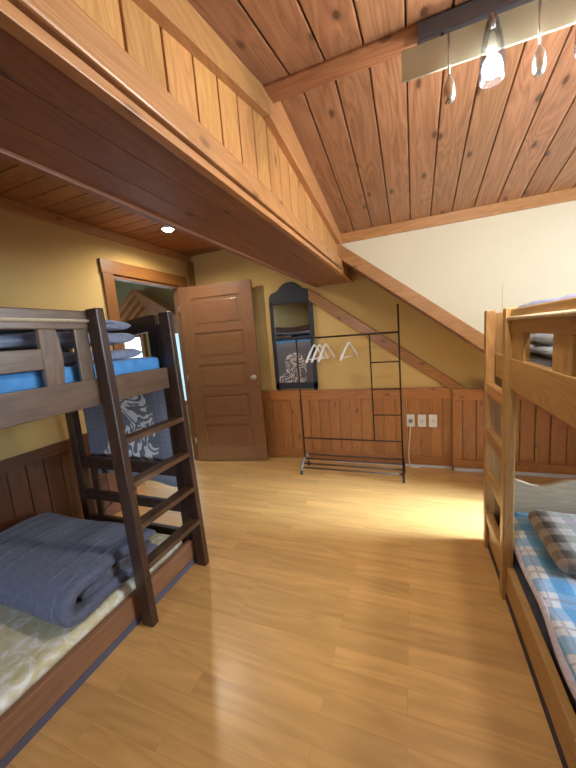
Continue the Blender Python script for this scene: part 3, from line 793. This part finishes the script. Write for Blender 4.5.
for (x, rz), lb in zip(((-.935, -.13), (-.880, -.13), (-.815, -.13), (-.585, -.22)), labs):
    if src is None:
        m, hook, T = hanger(0, 0)
        r = thing('clothes_hanger', (0, 0, 0), lb, 'hanger', 'white hangers on the clothes rack')
        a = m.build('hanger_body', 'hang', r); b = hook.build('hook', 'steel', r); src = (r, a, b)
    else:
        r = src[0].copy(); COL.objects.link(r); r['label'] = lb
        for ch in src[1:]:
            c_ = ch.copy(); COL.objects.link(c_); c_.parent = r
    r.location = (x, RKY, 1.428); r.rotation_euler = (0, 0, rz)

# ------------------------------------------------------------------ mirror on the wainscot ledge
mr = thing('wall_mirror', (-1.272, YB-.02, .842), 'tall black framed mirror with an arched crest on the back wall', 'mirror')
def outline(e=0.0):
    xl, xr, zb = -1.527+e, -1.017-e, .862+e
    k = [(1.0, 1.87), (.985, 1.91), (.93, 1.945), (.82, 1.965), (.66, 1.972), (.55, 1.985), (.45, 2.015), (.30, 2.045), (.15, 2.06), (0, 2.064)]
    c_ = (xl+xr)/2; h = (xr-xl)/2
    pts = [(xl, zb), (xr, zb)] + [(c_+h*a, b-e) for a, b in k] + [(c_-h*a, b-e) for a, b in k[-2::-1]]
    return pts
FY = YB-.008
m = MB(); gx0, gx1, gz0, gz1 = -1.480, -1.062, .935, 1.83
m.prism(outline(), 1, FY-.016, FY, grain=2, bev=.003)
part(m, 'back_board', 'frame', mr)
m = MB(); yo0, yo1 = FY-.034, FY-.014
m.box(-1.527, gx0, yo0, yo1, .862, 1.865, bev=.005); m.box(gx1, -1.017, yo0, yo1, .862, 1.865, bev=.005); m.box(-1.527, -1.017, yo0, yo1, .862, gz0, bev=.005)
cp = [p for p in outline() if p[1] > 1.8]
cp = [(-1.017, gz1)] + cp + [(-1.527, gz1)]
m.prism(cp, 1, yo0, yo1, grain=0, bev=.004)
part(m, 'frame', 'frame', mr)
part(MB().box(gx0-.005, gx1+.005, FY-.024, FY-.0165, gz0-.005, gz1+.005, bev=0), 'mirror_glass', 'mirror', mr)
for x in (-1.50, -1.045): part(MB().box(x-.02, x+.02, FY-.03, FY-.002, .841, .866, bev=.003), 'foot', 'frame', mr)

# ------------------------------------------------------------------ sockets and cable
WF = YB-.0145
for i, (x, lb) in enumerate(((-.043, 'white wall socket with the plug in it'), (.066, 'middle white wall socket on the wainscot'), (.170, 'white wall plate nearest the corner strip'))):
    s_ = tag(MB().box(x-.040, x+.040, WF-.012, WF+.001, .430, .562, bev=.005).build('wall_socket', 'white'), lb, 'socket', 'white plates on the wainscot')
    if i < 2:
        part(MB().lathe([(.021, 0), (.022, .003), (.017, .003), (.016, .001)], (x, WF-.012, .496), Matrix.Rotation(PI/2, 4, 'X')), 'outlet_face', 'outlet', s_)
    else:
        part(MB().lathe([(.014, 0), (.014, .003), (.006, .004), (.005, .006)], (x, WF-.012, .496), Matrix.Rotation(PI/2, 4, 'X')), 'jack', 'white', s_)
cab = []
ctl = [(-.043, WF-.05, .492), (-.044, WF-.062, .46), (-.052, WF-.058, .36), (-.064, WF-.05, .22), (-.070, WF-.048, .10), (-.058, WF-.055, .03), (-.035, WF-.06, .006), (.0, WF-.05, .006), (.03, WF-.045, .006)]
for i in range(len(ctl)-1):
    p0, p1, p2, p3 = [Vector(ctl[max(0, min(len(ctl)-1, i+k))]) for k in (-1, 0, 1, 2)]
    for j in range(6):
        t_ = j/6; cab.append(.5*((2*p1)+(p2-p0)*t_+(2*p0-5*p1+4*p2-p3)*t_*t_+(3*p1-p0-3*p2+p3)*t_**3))
cab.append(Vector(ctl[-1]))
o = MB().tube(cab, .0055, 8).build('power_cord', 'white')
tag(o, 'white power cord hanging from the plugged socket to the floor', 'cord')
part(MB().lathe([(.019, .001), (.020, .02), (.014, .036), (.006, .045)], (-.043, WF-.0155, .494), Matrix.Rotation(PI/2, 4, 'X')), 'plug', 'grey', o, 'grey round plug')

# ------------------------------------------------------------------ ceiling light bar
fx = thing('pendant_light', (.38, 1.40, 2.478), 'glass strip ceiling light with steel drops and lit tulip shades', 'ceiling light')
part(MB().box(.04, .72, 1.368, 1.435, 2.428, 2.479, bev=.004), 'canopy', 'canopy', fx)
part(MB().box(-.013, .775, 1.356, 1.364, 2.305, 2.403, bev=.002), 'glass_strip', 'panelglass', fx, 'frosted cream glass strip')
for x in (.12, .64): part(MB().tube([(x, 1.385, 2.39), (x, 1.385, 2.43)], .006), 'bracket', 'steel', fx)
part(MB().box(.05, .71, 1.366, 1.39, 2.385, 2.397, bev=.002), 'holder', 'steel', fx)
for x in (.135, .383, .631):
    d = part(MB().tube([(x, 1.348, 2.401), (x, 1.348, 2.27)], .0032, 8), 'drop_rod', 'steel', fx)
    part(MB().lathe([(.004, .085), (.007, .078), (.011, .068), (.0165, .056), (.018, .04), (.018, .018), (.015, .006), (.010, 0), (.002, -.001)], (x, 1.348, 2.190)), 'drop', 'steel', d, 'polished steel teardrop')
for x in (.258, .507, .74):
    d = part(MB().tube([(x, 1.345, 2.401), (x, 1.345, 2.36)], .010, 12), 'socket', 'steel', fx)
    m = MB(); m.lathe([(.013, .175), (.018, .165), (.030, .11), (.036, .06), (.037, .02), (.035, 0), (.033, .0), (.034, .02), (.033, .06), (.027, .11), (.015, .163), (.011, .172)], (x, 1.345, 2.215), cap=False)
    part(m, 'tulip_shade', 'tulip', d, 'clear tulip glass shade')
    m = MB(); m.lathe([(.004, .085), (.009, .08), (.012, .06), (.024, .045), (.029, .026), (.024, .008), (.012, 0), (.002, -.001)], (x, 1.345, 2.226))
    part(m, 'bulb', 'bulb', d, 'lit white bulb')
    L = bpy.data.lights.new('pendant_bulb', 'POINT'); L.energy = 10; L.color = (1, .93, .84); L.shadow_soft_size = .025
    lo_ = bpy.data.objects.new('pendant_bulb', L); COL.objects.link(lo_); lo_.location = (x, 1.345, 2.20)
    L = bpy.data.lights.new('pendant_beam', 'SPOT'); L.energy = 20; L.color = (1, .94, .85); L.shadow_soft_size = .03; L.spot_size = math.radians(145); L.spot_blend = .9
    lo_ = bpy.data.objects.new('pendant_beam', L); COL.objects.link(lo_); lo_.location = (x, 1.345, 2.19)

# ceiling spot over the doorway side
sp = thing('ceiling_spotlight', (-2.09, 2.58, ZC), 'small lit round spotlight on the low board ceiling', 'spotlight')
part(MB().lathe([(.070, 0), (.070, -.010), (.060, -.018), (.052, -.016), (.050, -.004)], (-2.09, 2.58, ZC), cap=False), 'ring', 'steel', sp)
part(MB().lathe([(.050, -.004), (.046, -.018), (.028, -.030), (.002, -.034)], (-2.09, 2.58, ZC)), 'lamp_face', 'spot', sp)
L = bpy.data.lights.new('spot_lamp', 'SPOT'); L.energy = 38; L.color = (1, .88, .70); L.shadow_soft_size = .03; L.spot_size = 2.9; L.spot_blend = .6
o = bpy.data.objects.new('spot_lamp', L); COL.objects.link(o); o.location = (-2.09, 2.58, ZC-.05)

# ------------------------------------------------------------------ daylight and added fill
def area(nm, loc, rot, sx, sy, e, col):
    L = bpy.data.lights.new(nm, 'AREA'); L.shape = 'RECTANGLE'; L.size = sx; L.size_y = sy; L.energy = e; L.color = col
    o = bpy.data.objects.new(nm, L); COL.objects.link(o); o.location = loc; o.rotation_euler = rot; return o
area('window_daylight', (XR+.14, (WY0+WY1)/2, (WZ0+WZ1)/2), (0, PI/2, 0), WZ1-WZ0, WY1-WY0, 75, (.78, .89, 1.0))
area('hall_daylight', (-3.6, HY-.06, .95), (-PI/2, 0, 0), 1.1, 1.4, 5, (.62, .82, 1.0))
fw = area('added_front_fill', (-1.375, YF-.12, 1.375), (PI/2, 0, 0), 1.2, 1.0, 8, (.74, .86, 1.0))  # added cool fill from behind the camera, aimed at the dark bunk
fw.rotation_euler = Vector((-.5, 3.2, -.5)).to_track_quat('-Z', 'Y').to_euler(); fw.data.spread = math.radians(62)
area('hall_side_daylight', (-5.15, 2.3, 1.5), (0, -PI/2, 0), 1.0, 1.2, 16, (.62, .82, 1.0))
lw = area('added_low_beam', (XR+.14, 2.59, .42), (0, 0, 0), .45, .5, 24, (.72, .86, 1.0))  # added narrow beam that makes the bright floor patch
lw.rotation_euler = Vector((-1, -.03, -.26)).to_track_quat('-Z', 'Y').to_euler(); lw.data.spread = math.radians(34)
bw = area('added_bunk_fill', (XR+.14, 1.66, .72), (0, 0, 0), .52, 1.0, 16, (.76, .88, 1.0))  # added light that brightens the quilt on the lower pine bunk
bw.rotation_euler = Vector((-1, 0, -.3)).to_track_quat('-Z', 'Y').to_euler(); bw.data.spread = math.radians(75)
W = bpy.data.worlds.new('sky'); S.world = W; W.use_nodes = True
nt = W.node_tree; bg = nt.nodes['Background']
sky = nt.nodes.new('ShaderNodeTexSky'); sky.sky_type = 'NISHITA'; sky.sun_elevation = math.radians(40); sky.sun_rotation = math.radians(200); sky.sun_disc = False
nt.links.new(sky.outputs[0], bg.inputs[0]); bg.inputs[1].default_value = .25

# ------------------------------------------------------------------ camera
cam = bpy.data.cameras.new('camera'); co = bpy.data.objects.new('camera', cam); COL.objects.link(co)
yw, pt, rl = map(math.radians, (21.64131595, 8.11793908, -4.74599329))
fwd = Vector((-math.sin(yw)*math.cos(pt), math.cos(yw)*math.cos(pt), -math.sin(pt)))
rt = Vector((math.cos(yw), math.sin(yw), 0)); up = rt.cross(fwd)
r2 = rt*math.cos(rl) + up*math.sin(rl); u2 = -rt*math.sin(rl) + up*math.cos(rl)
co.matrix_world = Matrix.Translation((0, 0, 1.45)) @ Matrix((r2, u2, -fwd)).transposed().to_4x4()
cam.sensor_fit = 'VERTICAL'; cam.sensor_height = 36; cam.sensor_width = 27; cam.lens = 321.312*36/768; cam.clip_start = .02
S.camera = co
